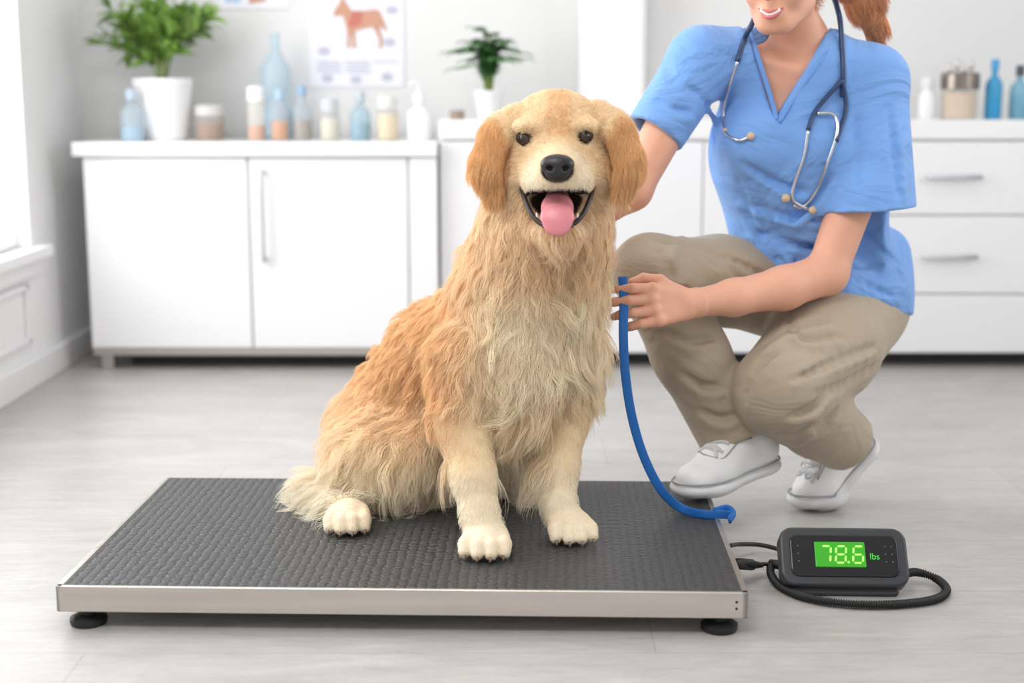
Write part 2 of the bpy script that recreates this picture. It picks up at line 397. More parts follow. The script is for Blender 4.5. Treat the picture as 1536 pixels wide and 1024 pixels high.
p2 = group('wall_chart', (-.9, YB-.004, 1.4))
box('sheet', (-1.03, YB-.005, 1.205), (-.78, YB, 1.5), paper, p2, 0)
flatpoly('print_patch', [(-1.0, 1.225), (-.95, 1.225), (-.94, 1.26), (-1.0, 1.25)], yb-.001, mat('print_blue', lin(170, 195, 222), .7), p2)
flatpoly('print_patch', [(-.92, 1.22), (-.86, 1.23), (-.86, 1.26), (-.91, 1.26)], yb-.001, brn, p2)

# ---------------- bottles and jars
def bottle(name, px, Y, zt, w, h, col, liquid=None, cap=None, neck=.35, alpha=.45, fill=.45, kind='bottle'):
    x = S(px, 200, Y)[0]; g = group(name, (x, Y, zt)); r = w/2
    gm = mat(name+'_glass', col, .12, alpha=alpha)
    if kind == 'bottle': pf = [(r*.9, 0), (r, .01), (r, h*.62), (r*.85, h*.7), (r*neck, h*.8), (r*neck, h*.92), (r*neck*1.15, h*.93), (r*neck*1.15, h)]
    elif kind == 'flask': pf = [(r*.85, 0), (r, .01), (r, h*.28), (r*.7, h*.36), (r*.9, h*.44), (r*.95, h*.66), (r*.6, h*.75), (r*.3, h*.85), (r*.28, h)]
    else: pf = [(r*.9, 0), (r, .008), (r, h*.78), (r*.85, h*.84), (r*.85, h*.86)]
    lathe('body', pf, (x, Y, zt), gm, g)
    if liquid: lathe('contents', [(r*.86, .004), (r*.93, .012), (r*.93, h*fill), (r*.2, h*fill+.001)], (x, Y, zt), mat(name+'_contents', liquid, .4), g)
    if cap:
        cr = r*neck*1.35 if kind != 'jar' else r*.95
        z0 = h*.9 if kind != 'jar' else h*.82
        lathe('cap', [(cr, z0), (cr, h+.012), (cr*.8, h+.018)], (x, Y, zt), mat(name+'_cap', cap, .4), g)
    return g
zt = .758
bottle('tonic_bottle', 199, 4.75, zt, .078, .15, (.66, .76, .82), lin(175, 200, 218), lin(175, 192, 210), fill=.3, alpha=.32)
bottle('treat_jar', 315, 4.86, zt, .1, .1, (.70, .66, .62), lin(160, 118, 86), lin(200, 196, 193), kind='jar', fill=.55, alpha=.3)
bottle('amber_bottle', 385, 4.84, zt, .06, .16, (.86, .84, .8), lin(208, 132, 55), lin(238, 238, 238), kind='jar', fill=.3, alpha=.36)
bottle('water_dispenser_bottle', 416, 5.0, zt, .115, .36, (.62, .74, .81), lin(185, 208, 222), kind='flask', alpha=.34, fill=.26)
bottle('syrup_bottle', 420, 4.83, zt, .06, .15, (.70, .74, .78), lin(228, 150, 75), lin(165, 190, 214), fill=.42, alpha=.26)
bottle('medicine_bottle', 454, 4.85, zt, .066, .165, (.66, .72, .77), lin(172, 148, 118), lin(140, 170, 200), fill=.4, alpha=.28)
bottle('pill_jar', 495, 4.84, zt, .066, .12, (.70, .71, .71), lin(245, 234, 212), lin(195, 200, 203), kind='jar', fill=.6, alpha=.3)
bottle('glass_bottle', 541, 4.85, zt, .07, .145, (.52, .66, .73), lin(155, 186, 198), lin(178, 188, 194), fill=.4, alpha=.34)
bottle('vitamin_jar', 582, 4.84, zt, .072, .13, (.74, .72, .68), lin(248, 230, 190), lin(215, 216, 212), kind='jar', fill=.65, alpha=.3)
pb = bottle('pump_bottle', 629, 4.84, zt, .078, .14, (.84, .84, .84), None, lin(236, 236, 236), alpha=1)
xx = S(629, 200, 4.84)[0]
sweep('pump_spout', cat([(xx, 4.84, zt+.13), (xx, 4.84, zt+.185), (xx-.015, 4.835, zt+.19), (xx-.035, 4.83, zt+.183)]), .005, white, pb)
zt2 = .828
bottle('ointment_jar', 686, 4.84, zt2, .05, .035, (.4, .3, .24), lin(120, 90, 70), None, kind='jar', alpha=.8)
bottle('lotion_bottle', 1388, 4.84, zt2, .055, .12, (.78, .78, .78), None, lin(215, 215, 218), alpha=1, neck=.6)
bottle('spray_bottle', 1487, 4.84, zt2, .056, .18, lin(60, 165, 215), lin(40, 150, 205), lin(60, 150, 200), alpha=.75, fill=.6)
bottle('shampoo_bottle', 1525, 4.86, zt2, .062, .16, lin(140, 192, 214), lin(100, 170, 202), lin(70, 75, 80), alpha=.6, fill=.5)
xj = S(1436, 200, 4.84)[0]; cj = group('cotton_canister', (xj, 4.84, zt2))
lathe('glass', [(.056, 0), (.059, .008), (.061, .15)], (xj, 4.84, zt2), mat('canister_glass', (.82, .80, .76), .1, alpha=.35), cj)
lathe('contents', [(.052, .004), (.054, .088), (.02, .094)], (xj, 4.84, zt2), mat('canister_contents', lin(222, 194, 160), .8), cj)
lathe('rim', [(.062, .098), (.064, .1), (.064, .148), (.055, .155)], (xj, 4.84, zt2), mat('canister_steel', lin(138, 128, 120), .25, .8), cj)
for a in range(4): ball('tweezer_head', (xj-.036+.024*a, 4.84, zt2+.168+.01*(a % 2)), (.008, .008, .02), steel, cj)

# ---------------- plants
def leaves(name, items, m, parent):
    V = []; Fc = []
    for base, d, up, L, W in items:
        d = nrm(d); sd = nrm(np.cross(d, up)); u = np.cross(sd, d); n = 5; o = len(V)
        for i in range(n+1):
            t = i/n; w = W*math.sin(math.pi*min(.97, t*.85+.1))*(1 if i < n else .08); c = base+d*L*t-u*L*.25*t*t
            V += [c-sd*w+u*w*.35, c, c+sd*w+u*w*.35]
        for i in range(n):
            for j in (0, 1): q = o+3*i+j; Fc.append((q, q+1, q+4, q+3))
    V = np.array(V); V[:, 1] = np.minimum(V[:, 1], YB-.03)
    return mobj(name, V, Fc, m, parent)
def rdir(sp=1.): return rng.normal(0, sp, 3)
def plant(name, px, Y, z, pr_top, pr_bot, ph, kind, H_, spread, dx=0.):
    x = S(px, 180, Y)[0]; g = group(name, (x, Y, z))
    lathe('pot', [(pr_bot*.9, 0), (pr_bot, .006), (pr_top*.97, ph*.86), (pr_top, ph*.87), (pr_top, ph), (pr_top*.9, ph), (pr_top*.88, ph*.9)], (x, Y, z), mat(name+'_pot', (.80, .80, .80), .35), g)
    lathe('soil', [(pr_top*.85, ph*.85), (pr_top*.5, ph*.9)], (x, Y, z), mat(name+'_soil', lin(70, 50, 38), .9), g)
    lf = mat(name+'_leaf', lin(122, 158, 74) if kind == 'bush' else lin(88, 142, 82), .4, var=((25, 25, 25), .45)); st = mat(name+'_stem', lin(120, 140, 75), .6)
    it = []; b0 = V3(x, Y, z+ph*.9)
    ns = 20 if kind == 'bush' else 30
    for i in range(ns):
        a = 6.283*i/ns*2.6+rng.uniform(0, .5); rr = spread*rng.uniform(.25, 1); hh = H_*rng.uniform(.55, 1)*(1.05-.35*rr/spread)
        tip = b0+V3(rr*math.cos(a)+dx, rr*math.sin(a)*.6, hh if kind == 'bush' else hh*.9)
        mid = b0+V3(rr*.3*math.cos(a), rr*.2*math.sin(a), hh*.6)
        if kind == 'fern': tip[2] -= rr*.15; mid[2] += hh*.2
        c = cat([b0+V3(.01*math.cos(a), .01*math.sin(a), 0), mid, tip], 10); sweep('stem', c, .0022, st, g, 6)
        T = np.gradient(c, axis=0)
        for k in range(7 if kind == 'bush' else 4, len(c)):
            t = nrm(T[k])
            if kind == 'bush':
                for q in range(2):
                    d = t*.8+nrm(rdir())*.9+V3(0, 0, .2); it.append((c[k], d, V3(0, 0, 1)+rdir(.3), rng.uniform(.055, .09), rng.uniform(.010, .016)))
            else:
                sdv = nrm(np.cross(t, (0, 0, 1)))
                for q in (-1, 1): it.append((c[k], t*.6+sdv*q, V3(0, 0, 1), .05*(1.15-k/len(c)*.8), .006))
        it.append((c[-1], T[-1], V3(0, 0, 1), .05, .01))
    leaves('leaves', it, lf, g)
plant('potted_plant', 246, 4.86, .758, .1, .075, .205, 'bush', .34, .20, -.02)
plant('potted_fern', 733, 4.84, .828, .05, .035, .095, 'fern', .26, .14)

# ============================================================ SCALE PLATFORM
PZ = .079
sp = group('platform_scale', (-.183, 2.685, 0), (0, 0, math.radians(-1.6)), local=True)
rub = bpy.data.materials.new('rubber_mat'); rub.use_nodes = True
nt = rub.node_tree; b = nt.nodes['Principled BSDF']; b.inputs['Roughness'].default_value = .45
tc = nt.nodes.new('ShaderNodeTexCoord'); mp = nt.nodes.new('ShaderNodeMapping'); mp.inputs['Scale'].default_value = (58, 112, 60)
vo = nt.nodes.new('ShaderNodeTexVoronoi'); vo.feature = 'SMOOTH_F1'; vo.inputs['Scale'].default_value = 1; vo.inputs['Randomness'].default_value = .35; vo.inputs['Smoothness'].default_value = .15
mr = nt.nodes.new('ShaderNodeMapRange'); mr.inputs[1].default_value = .32; mr.inputs[2].default_value = .62; mr.inputs[3].default_value = 1; mr.inputs[4].default_value = 0
bp = nt.nodes.new('ShaderNodeBump'); bp.inputs['Strength'].default_value = .9; bp.inputs['Distance'].default_value = .0028
cr = nt.nodes.new('ShaderNodeMapRange'); cr.inputs[1].default_value = 0; cr.inputs[2].default_value = 1; cr.inputs[3].default_value = .036; cr.inputs[4].default_value = .056
cc = nt.nodes.new('ShaderNodeCombineXYZ')
l = nt.links.new; l(tc.outputs['Object'], mp.inputs[0]); l(mp.outputs[0], vo.inputs[0]); l(vo.outputs['Distance'], mr.inputs[0]); l(mr.outputs[0], bp.inputs['Height']); l(bp.outputs[0], b.inputs['Normal'])
l(mr.outputs[0], cr.inputs[0])
for i in range(3): l(cr.outputs[0], cc.inputs[i])
l(cc.outputs[0], b.inputs['Base Color'])
steel2 = mat('satin_steel', lin(205, 199, 192), .34, .85, bump=((3, 300, 300), .08, .001), var=((2, 60, 60), .09))
hw, hd = .597, .353
blk = mat('black_rubber', (.012, .012, .013), .5)
box('frame_front', (-hw, -hd, .031), (hw, -hd+.012, PZ-.001), steel2, sp, .002)
box('frame_back', (-hw, hd-.012, .031), (hw, hd, PZ-.002), steel2, sp, .002)
box('frame_side', (-hw, -hd, .031), (-hw+.012, hd, PZ-.001), steel2, sp, .002)
box('frame_side', (hw-.012, -hd, .031), (hw, hd, PZ-.001), steel2, sp, .002)
box('deck', (-hw+.008, -hd+.008, .04), (hw-.008, hd-.008, PZ-.006), steel2, sp, .001)
box('rubber_mat', (-hw+.010, -hd+.006, PZ-.008), (hw-.010, hd-.006, PZ), rub, sp, .002)
for x in (-hw+.045, hw-.045):
    for y in (-hd+.03, hd-.04):
        lathe('foot', [(.03, 0), (.032, .004), (.032, .012), (.024, .016), (.012, .018), (.012, .034)], (x, y, 0), blk, sp)
for q in (.018, .03): ball('screw', (hw-.02, -hd-.0005, .031+q), (.0025, .001, .0025), blk, sp, seg=10)

# ============================================================ DISPLAY UNIT
plast = mat('display_plastic', (.036, .039, .043), .38, bump=((300, 300, 300), .05, .0005)); plast2 = mat('display_bezel', (.009, .009, .011), .2)
tilt = math.radians(38)
dc = SP(1267, 898, 0)
du = group('weight_display', (dc[0]+.004, dc[1]+.016, .0), (0, 0, math.radians(-2)), local=True)
head = bpy.data.objects.new('head', None); head.parent = du; head.location = (0, 0, .014); head.rotation_euler = (-tilt, 0, 0); sc.collection.objects.link(head); head['local'] = 1
def rbox(name, w, z0, z1, y0, y1, rad, m, parent, seg=8):
    bm = bmesh.new(); vs = []
    for cx, cz, a0 in [(w/2-rad, z1-rad, 0), (-w/2+rad, z1-rad, 90), (-w/2+rad, z0+rad, 180), (w/2-rad, z0+rad, 270)]:
        for i in range(seg+1):
            a = math.radians(a0+90*i/seg); vs.append(bm.verts.new((cx+rad*math.cos(a), y0, cz+rad*math.sin(a))))
    f = bm.faces.new(vs); r = bmesh.ops.extrude_face_region(bm, geom=[f]); bmesh.ops.translate(bm, vec=(0, y1-y0, 0), verts=[v for v in r['geom'] if isinstance(v, bmesh.types.BMVert)])
    bmesh.ops.recalc_face_normals(bm, faces=bm.faces)
    ed = [e for e in bm.edges if len(e.link_faces) == 2 and e.calc_face_angle(0) > 1]; bmesh.ops.bevel(bm, geom=ed, offset=min(.006, abs(y1-y0)*.3), segments=3, affect='EDGES', profile=.5)
    me = bpy.data.meshes.new(name); bm.to_mesh(me); bm.free()
    me.materials.append(m); o = bpy.data.objects.new(name, me); o.parent = parent; sc.collection.objects.link(o)
    md = o.modifiers.new('w', 'WEIGHTED_NORMAL'); return o
rbox('housing', .236, 0, .114, -.018, .022, .026, plast, head)
rbox('bezel', .200, .016, .098, -.021, -.010, .016, plast2, head)
rbox('back_shell', .19, .012, .1, .016, .045, .02, plast, head)
rbox('stand_base', .2, -.012, .03, -.0, .06, .01, plast, head)
lcdm = mat('lcd_backlight', lin(50, 150, 26), .3, emit=.42); dig = mat('lcd_digits', lin(160, 250, 100), .3, emit=.95)
rbox('lcd', .093, .034, .083, -.0235, -.018, .002, lcdm, head).location = (-.008, 0, 0)
SEG = {'7': 'abc', '8': 'abcdefg', '6': 'acdefg'}
def digit(ch, x, z, w, h, parent):
    t = .0036; sl = .12
    P = {'a': ((0, h), (w, h)), 'b': ((w, h), (w, h/2)), 'c': ((w, h/2), (w, 0)), 'd': ((0, 0), (w, 0)), 'e': ((0, 0), (0, h/2)), 'f': ((0, h/2), (0, h)), 'g': ((0, h/2), (w, h/2))}
    for s_ in SEG[ch]:
        a, b_ = np.array(P[s_][0]), np.array(P[s_][1]); d = nrm(b_-a); n = V3(-d[1], d[0], 0)[:2]; a = a+d*t*.55; b_ = b_-d*t*.55
        pts = [a, a+d*t/2+n*t/2, b_-d*t/2+n*t/2, b_, b_-d*t/2-n*t/2, a+d*t/2-n*t/2]
        flatpoly('segment', [(x+p[0]+sl*p[1], z+p[1]) for p in pts], -.0242, dig, parent)
for ch, x in [('7', -.046), ('8', -.018), ('6', .014)]: digit(ch, x, .042, .018, .032, head)
flatpoly('decimal_point', [(.006+.0022*math.cos(a), .043+.0022*math.sin(a)) for a in np.linspace(0, 5.5, 8)], -.0242, dig, head)
cu = bpy.data.curves.new('unit_text', 'FONT'); cu.body = 'lbs'; cu.size = .017; cu.extrude = .0002; cu.materials.append(mat('unit_green', lin(60, 190, 60), .3, emit=.6))
to = bpy.data.objects.new('unit_text', cu); to.parent = head; to.location = (.046, -.0215, .05); to.rotation_euler = (math.pi/2, 0, 0); sc.collection.objects.link(to)
gk = mat('key_print', lin(105, 105, 110), .5)
for x in (-.085, .076, .088):
    for z in (.045, .060, .075): ball('key_mark', (x, -.0212, z), (.0014, .0006, .0014), gk, head, seg=8)
cab2 = bpy.data.objects.new('cable', None); sc.collection.objects.link(cab2); cab2.parent = du
cab2.matrix_parent_inverse = (Matrix.Translation(du.location) @ Matrix.Rotation(math.radians(-2), 4, 'Z')).inverted()
def coil(name, pts, r, parent, pitch=.0045, rib=.22):
    c = cat(pts, 40); d = np.r_[0, np.cumsum(np.linalg.norm(np.diff(c, axis=0), axis=1))]; n = int(d[-1]/pitch*5)
    q = np.linspace(0, d[-1], n); c2 = np.stack([np.interp(q, d, c[:, i]) for i in range(3)], 1)
    return sweep(name, c2, r*(1+rib*np.sin(q/pitch*6.283)), blk, parent, 12)
zc = .009
coil('coiled_cord', [SP(1352, 862, .03), SP(1375, 858, .022), SP(1405, 868, .012), SP(1420, 885, zc), SP(1400, 899, zc), SP(1340, 906, zc), SP(1270, 905, zc), SP(1210, 896, zc), SP(1172, 880, zc), SP(1157, 862, .012), SP(1156, 848, .02)], .0068, cab2)
sweep('power_cord', cat([SP(1094, 818, .05), SP(1110, 816, .03), SP(1140, 817, .02), SP(1168, 824, .02), SP(1185, 835, .03)]), .0045, blk, cab2)
sweep('plug_lead', cat([SP(1104, 846, .045), SP(1128, 846, .03), SP(1160, 846, .022), SP(1185, 850, .025)]), .004, blk, cab2)
pa, pb_ = SP(1106, 845, .046), SP(1128, 847, .034); sweep('connector', [pa, pb_], .011, blk, cab2, 8); sweep('connector_boot', [pb_, SP(1143, 847, .03)], [.009, .005], blk, cab2, 8)
pa, pb_ = SP(1156, 845, .022), SP(1176, 848, .026); sweep('strain_relief', [pa, pb_], .009, blk, cab2, 10)

# ============================================================ DOG
dog = group('golden_retriever', (-.05, 2.75, PZ))
D = Field((-.50, 2.40, .06), (.34, 3.26, .98), .0045)
q = lambda px, Y: px*Y*1.0/F_
# trunk
D.ell(S(795, 455, 2.745), (.132, .12, .185), k=.05)
D.ell(S(770, 560, 2.72), (.112, .11, .125), k=.06)
D.chain([(S(780, 465, 2.80), .125), (S(690, 555, 2.93), .135), (S(600, 655, 2.99), .118)], k=.06)
D.cap(S(668, 552, 2.95), S(588, 640, 2.99), .118, .118, .05)
D.chain([(S(808, 400, 2.735), .112), (S(820, 335, 2.70), .104), (S(836, 245, 2.69), .080)], k=.05)
# haunches
D.ell(S(572, 690, 2.86), (.10, .12, .10), k=.05)
D.ell(S(630, 680, 2.84), (.07, .09, .075), k=.05)
D.chain([(S(560, 745, 2.83), .05), (S(502, 758, 2.80), .034), (S(520, 783, 2.70), .026)], k=.03)
D.ell(S(476, 740, 2.86), (.035, .055, .035), k=.04)
D.ell(S(755, 690, 2.98), (.085, .10, .09), k=.04)
D.chain([(S(790, 735, 2.95), .04), (S(800, 758, 2.85), .03)], k=.03)
D.chain([(S(585, 745, 3.08), .04), (S(510, 745, 3.12), .028), (S(465, 745, 3.10), .012)], k=.03)
# front legs
D.chain([(S(705, 540, 2.70), .080), (S(695, 630, 2.66), .056), (S(710, 715, 2.60), .038), (S(720, 775, 2.565), .032), (S(727, 805, 2.55), .031)], k=.022)
D.chain([(S(856, 520, 2.73), .066), (S(848, 620, 2.72), .046), (S(838, 700, 2.68), .034), (S(838, 760, 2.65), .030), (S(845, 785, 2.64), .029)], k=.022)
def paw(cx, Y, w, ang=0., fwd=.075):
    c = V3(cx, Y, PZ+.027); d = V3(math.sin(ang), -math.cos(ang), 0); sd = V3(math.cos(ang), math.sin(ang), 0)
    D.cap(c-d*.005, c+d*.026, w*.78, w*.70, .02, flat=((0, 0, 1), 1.4))
    for i, o in enumerate((-.76, -.26, .26, .76)):
        L = fwd-(.012 if i in (0, 3) else 0)
        D.cap(c+sd*o*w*.8+V3(0, 0, .004), c+sd*o*w*.98+d*(L-.012)+V3(0, 0, .000), .0125, .0138, .004)
        D.cap(c+sd*o*w*.98+d*(L-.012)+V3(0, 0, .000), c+sd*o*w*1.0+d*(L+.002)+V3(0, 0, -.011), .0138, .0118, .003)
    return c, d, sd, fwd
pws = [paw(S(730, 815, 2.54)[0], 2.545, .048, -.05), paw(S(853, 790, 2.63)[0], 2.635, .046, .12), paw(S(522, 785, 2.68)[0], 2.70, .044, .05, .080)]
# head
D.ell(S(834, 210, 2.67), (.087, .10, .079), k=.03)
D.ell(S(834, 178, 2.665), (.064, .075, .044), k=.04)
for sx in (-1, 1):
    D.ell(S(836+sx*44, 258, 2.645), (.046, .06, .054), k=.04)
    D.ell(S(834+sx*42, 188, 2.59), (.026, .022, .013), k=.018)
    D.ell(S(836+sx*34, 268, 2.58), (.026, .04, .028), k=.025)
D.cap(S(836, 236, 2.62), S(836, 257, 2.520), .047, .036, .03)
D.cap(S(837, 318, 2.64), S(837, 340, 2.552), .050, .030, .03)
mc = S(836, 303, 2.545); mr_ = np.array([.058, .062, .030])
D.ell(mc, mr_, k=.012, sub=True)
D.cap(S(788, 285, 2.585), S(884, 285, 2.585), .010, .010, .012, sub=True)
for sx in (-1, 1):
    D.cap(S(836+sx*16, 268, 2.520), S(836+sx*34, 277, 2.56), .022, .018, .012)
    D.ell(S(832+sx*44+2, 205, 2.572), (.016, .013, .013), k=.010, sub=True)
# ears
for sx, pts in ((-1, [(774, 178, 22), (741, 206, 24), (727, 246, 25), (738, 288, 15)]), (1, [(896, 172, 22), (931, 200, 24), (945, 242, 25), (934, 284, 15)])):
    ps = [(S(a, b_, Y), q(r, Y)) for (a, b_, r), Y in zip(pts, (2.64, 2.615, 2.605, 2.605))]
    D.chain(ps, k=.008, flat=((sx*.5, -.85, .1), 2.2))
D.op((-1, 2, 0), (1, 4, .12), lambda X, Y, Z: Z-(PZ+.0015)+0*X+0*Y, .002, True)
DV, DF = D.mesh(2)
DN = vnormals(DV, DF)
HC = S(836, 215, 2.66); NO = S(836, 252, 2.495)
eyes = [D.front(788, 207, y0=2.45), D.front(876, 204, y0=2.45)]
earL, earR = S(732, 240, 2.61), S(940, 234, 2.61)
GOLD = np.array(lin(243, 207, 160)); CREAM = np.array(lin(254, 238, 211)); PALE = np.array(lin(255, 249, 236)); EAR = np.array(lin(240, 203, 154))
def mix(a, b_, t): return a*(1-t[:, None])+b_*t[:, None]
def edist(P, c, r): return np.linalg.norm((P-c)/r, axis=1)
def isear(P):
    a = np.minimum(edist(P, earL, (.045, .05, .078)), edist(P, earR, (.045, .05, .078))); return 1-sm(.85, 1.1, a)
def dogcol(P, n):
    x, y, z = P.T
    C = np.tile(CREAM, (len(P), 1))
    back = sm(-.02, -.15, x)*sm(.18, .36, z)*sm(-.3, .45, n@nrm((-.7, .2, .5))+.2)
    C = mix(C, GOLD, np.clip(back, 0, 1)*.92)
    C = mix(C, GOLD, sm(.54, .62, z)*(1-sm(.72, .78, z))*.35)      # neck ruff
    C = mix(C, PALE, (1-sm(.14, .28, z))*sm(-.2, -.08, x)*.8)
    C = mix(C, PALE, (1-sm(.1, .22, z))*.6*sm(-.25, -.33, x))
    C = mix(C, PALE, (1-sm(.12, .24, z))*.6)
    C = mix(C, PALE, sm(.3, .42, z)*(1-sm(.50, .60, z))*sm(-.10, .02, x)*.4*sm(.2, .8, -n[:, 1]))
    hd = 1-sm(.11, .14, np.linalg.norm(P-HC, axis=1))
    C = mix(C, mix(np.tile(CREAM, (len(P), 1)), GOLD, np.full(len(P), .15)), hd*(z > .70))
    C = mix(C, PALE, 1-sm(.045, .08, np.linalg.norm(P-S(836, 275, 2.55), axis=1)))
    C = mix(C, GOLD, .5*(1-sm(.012, .03, np.abs(P[:, 0]-HC[0])))*(z > .84)*hd)
    C = mix(C, EAR, isear(P))
    pn = .5+.5*np.sin(x*31+2*np.sin(z*23))*np.sin(z*27+y*19+1.3)
    return C*(1-.06*pn)[:, None]**np.array((.6, 1., 1.6))
c_l, c_r = S(788, 286, 2.585), S(884, 286, 2.585)
def bare(P):
    m = edist(P, mc, mr_)
    d = np.minimum(np.linalg.norm(P-eyes[0], axis=1), np.linalg.norm(P-eyes[1], axis=1))
    nn = edist(P, S(836, 252, 2.485), (.033, .03, .026))
    c2 = np.minimum(np.linalg.norm(P-c_l, axis=1), np.linalg.norm(P-c_r, axis=1))
    return m, d, nn, c2
mcol = dogcol(DV, DN)*np.array((.80, .73, .63))
m_, d_, n_, cor = bare(DV); mouth = np.maximum(1-sm(1.10, 1.2, m_), 1-sm(.012, .017, cor))
mcol = mix(mcol, np.array((.022, .012, .011)), mouth); mcol = mix(mcol, np.array((.03, .018, .012)), 1-sm(.014, .018, d_))
mcol = mix(mcol, np.array((.02, .015, .015)), 1-sm(.95, 1.1, n_))
skinm = mat('dog_undercoat', tuple(CREAM), .8, attr='fcol', spec=.1)
mobj('body', DV, DF, skinm, dog, mcol)
pawc = [c+d*.03 for c, d, s_, f in pws]
def doglen(P, n):
    x, y, z = P.T
    L = np.full(len(P), .034)
    L = np.where((z > .34) & (z < .66) & (x > -.1), .048, L)
    frontleg = (z < .33) & (x > -.15) & (y < 2.74)
    L = np.where(frontleg, np.where(n[:, 1] < .35, .012, .045), L)
    L = np.where((z < .36) & (np.abs(x-.025) < .055) & (z > .2) & (y < 2.76), .075, L)
    L = np.where(frontleg & (z < .17), np.minimum(L, .014), L)
    L = np.where((x < -.31) & (z < .28), .065, L)
    L = np.where((x > -.25) & (x < -.12) & (z < .24) & (y < 2.9), .06, L)
    h = np.linalg.norm(P-HC, axis=1)
    L = np.where((h < .145) & (z > .69), .012+.030*sm(.105, .15, h), L)
    L = np.where((np.linalg.norm(P-S(836, 262, 2.54), axis=1) < .075) & (z > .66), .007, L)
    L = np.where((h < .12) & (y < 2.60) & (z > .7), .009, L)
    e = isear(P); L = np.where(e > .5, .017+.013*(z < .79), L)
    for c in pawc: L = np.where((np.linalg.norm(P-c, axis=1) < .066) & (z < .14), .0032, L)
    m, d, nn, c2 = bare(P)
    L = np.where((m < 1.16) | (d < .0162) | (nn < 1.05) | (z < PZ+.004) | (c2 < .014), 0, L)
    return L
def dogflow(P, n):
    x, y, z = P.T
    Fv = np.tile(V3(-.45, .25, -.8), (len(P), 1))
    w = sm(-.16, -.03, x); Fv = mix(Fv, V3(0, -.05, -1), w)
    Fv[:, 0] += w*(x-.04)*2.4*(z > .3)
    Fv[:, 0] += .40*np.sin(x*38+z*9)*w*(z > .3)*(z < .62)+.25*np.sin(z*45+y*20)*(z > .25)*(z < .66)
    Fv = mix(Fv, V3(-.15, 0, -1), 1-sm(.2, .3, z))
    Fv = np.where(((x < -.31) & (z < .28))[:, None], V3(-.7, -.1, -.6), Fv)
    h = np.linalg.norm(P-HC, axis=1); hw_ = (1-sm(.12, .17, h))*sm(.64, .70, z)
    out = P-NO; out /= np.linalg.norm(out, axis=1)[:, None]; out = out+V3(0, .2, -.15)
    Fv = mix(Fv, out, hw_); Fv = mix(Fv, V3(0, 0, -1), isear(P))
    for c in pawc: Fv = np.where((np.linalg.norm(P-c, axis=1) < .075)[:, None], V3(0, -1, -.4), Fv)
    return Fv
hairm = mat('dog_fur', tuple(CREAM), .5, attr='fcol', spec=.3)
hb = hairm.node_tree; pr = hb.nodes['Principled BSDF']; trn = hb.nodes.new('ShaderNodeBsdfTranslucent'); mx = hb.nodes.new('ShaderNodeMixShader'); mx.inputs[0].default_value = .42
at = [n for n in hb.nodes if n.type == 'ATTRIBUTE'][0]; hb.links.new(at.outputs['Color'], trn.inputs[0]); hb.links.new(pr.outputs[0], mx.inputs[1]); hb.links.new(trn.outputs[0], mx.inputs[2]); hb.links.new(mx.outputs[0], hb.nodes['Material Output'].inputs[0])
fur('undercoat', DV, DF, 110000, lambda P, n: np.minimum(doglen(P, n), .036), dogflow, dogcol, hairm, dog, rad=.00042, guides=10000, clump=.45, lift=.24, wave=.08, zmin=PZ+.001, cvar=.05)
def locklen(P, n):
    L = doglen(P, n); return np.where((L > .019) & (isear(P) < .3), L*1.08, 0)
fur('guard_locks', DV, DF, 98000, locklen, dogflow, dogcol, hairm, dog, rad=.0004, guides=4300, clump=.66, lift=.30, wave=.10, wf=1.0, K=8, zmin=PZ+.001, cvar=.055, gdev=.24, glen=.14, glift=.34)
hk = (np.linalg.norm(DV[DF[:, 0]]-HC, axis=1) < .18) & (DV[DF[:, 0], 2] > .68)
fur('face_coat', DV, DF[hk], 46000, doglen, dogflow, dogcol, hairm, dog, rad=.00036, guides=5000, clump=.4, lift=.2, wave=.04, cvar=.06, gdev=.1)
# eyes, nose, tongue
eyem = mat('dog_eye', (.024, .011, .006), .05, spec=.8); rim = mat('dog_eye_rim', (.02, .012, .01), .5)
nosem = mat('dog_nose', (.018, .015, .016), .35, bump=((500, 500, 500), .5, .001))
for e, sx in zip(eyes, (-1, 1)):
    ball('eye', e+V3(0, .0018, 0), (.0122, .0122, .0122), eyem, dog); ball('eye_rim', e+V3(0, .0058, 0), (.0174, .012, .0136), rim, dog)
NF = Field(NO-.05, NO+.05, .0016)
nc = S(836, 250, 2.488)
NF.ell(nc+V3(0, 0, .004), (.030, .018, .018), k=.01); NF.ell(nc+V3(0, -.003, -.011), (.020, .014, .015), k=.01)
for sx in (-1, 1): NF.ell(nc+V3(sx*.014, -.016, -.002), (.0065, .010, .0045), k=.004, sub=True)
NF.cap(nc+V3(0, -.02, 0), nc+V3(0, -.02, -.03), .002, .002, .003, sub=True)
a_, b_ = NF.mesh(2); mobj('nose', a_, b_, nosem, dog)
TF = Field(S(836, 325, 2.54)-.08, S(836, 325, 2.54)+.08, .002)
TF.chain([(S(836, 300, 2.575), .023), (S(836, 312, 2.535), .027), (S(836, 326, 2.512), .028), (S(836, 336, 2.508), .023)], k=.01, flat=((0, -.9, .45), 2.6))
a_, b_ = TF.mesh(2); mobj('tongue', a_, b_, mat('dog_tongue', lin(216, 134, 142), .35, sss=.2, bump=((400, 400, 400), .3, .001)), dog)
sweep('tongue_groove', cat([TF.front(836, y, -.0012) for y in (304, 312, 322, 332)]), [.0005]+[.0014]*23+[.0005], mat('tongue_groove_pink', lin(200, 105, 118), .4), dog, 8)
lipm = mat('dog_lip', (.025, .016, .016), .35)
for sx in (-1, 1):
    sweep('lip', cat([S(836+sx*53, 284, 2.585), S(836+sx*48, 300, 2.565), S(836+sx*38, 322, 2.543), S(836+sx*24, 336, 2.528), S(836+sx*8, 343, 2.520)]), [.003]+[.0045]*31+[.003], lipm, dog)
tooth = mat('dog_tooth', lin(240, 235, 220), .3)
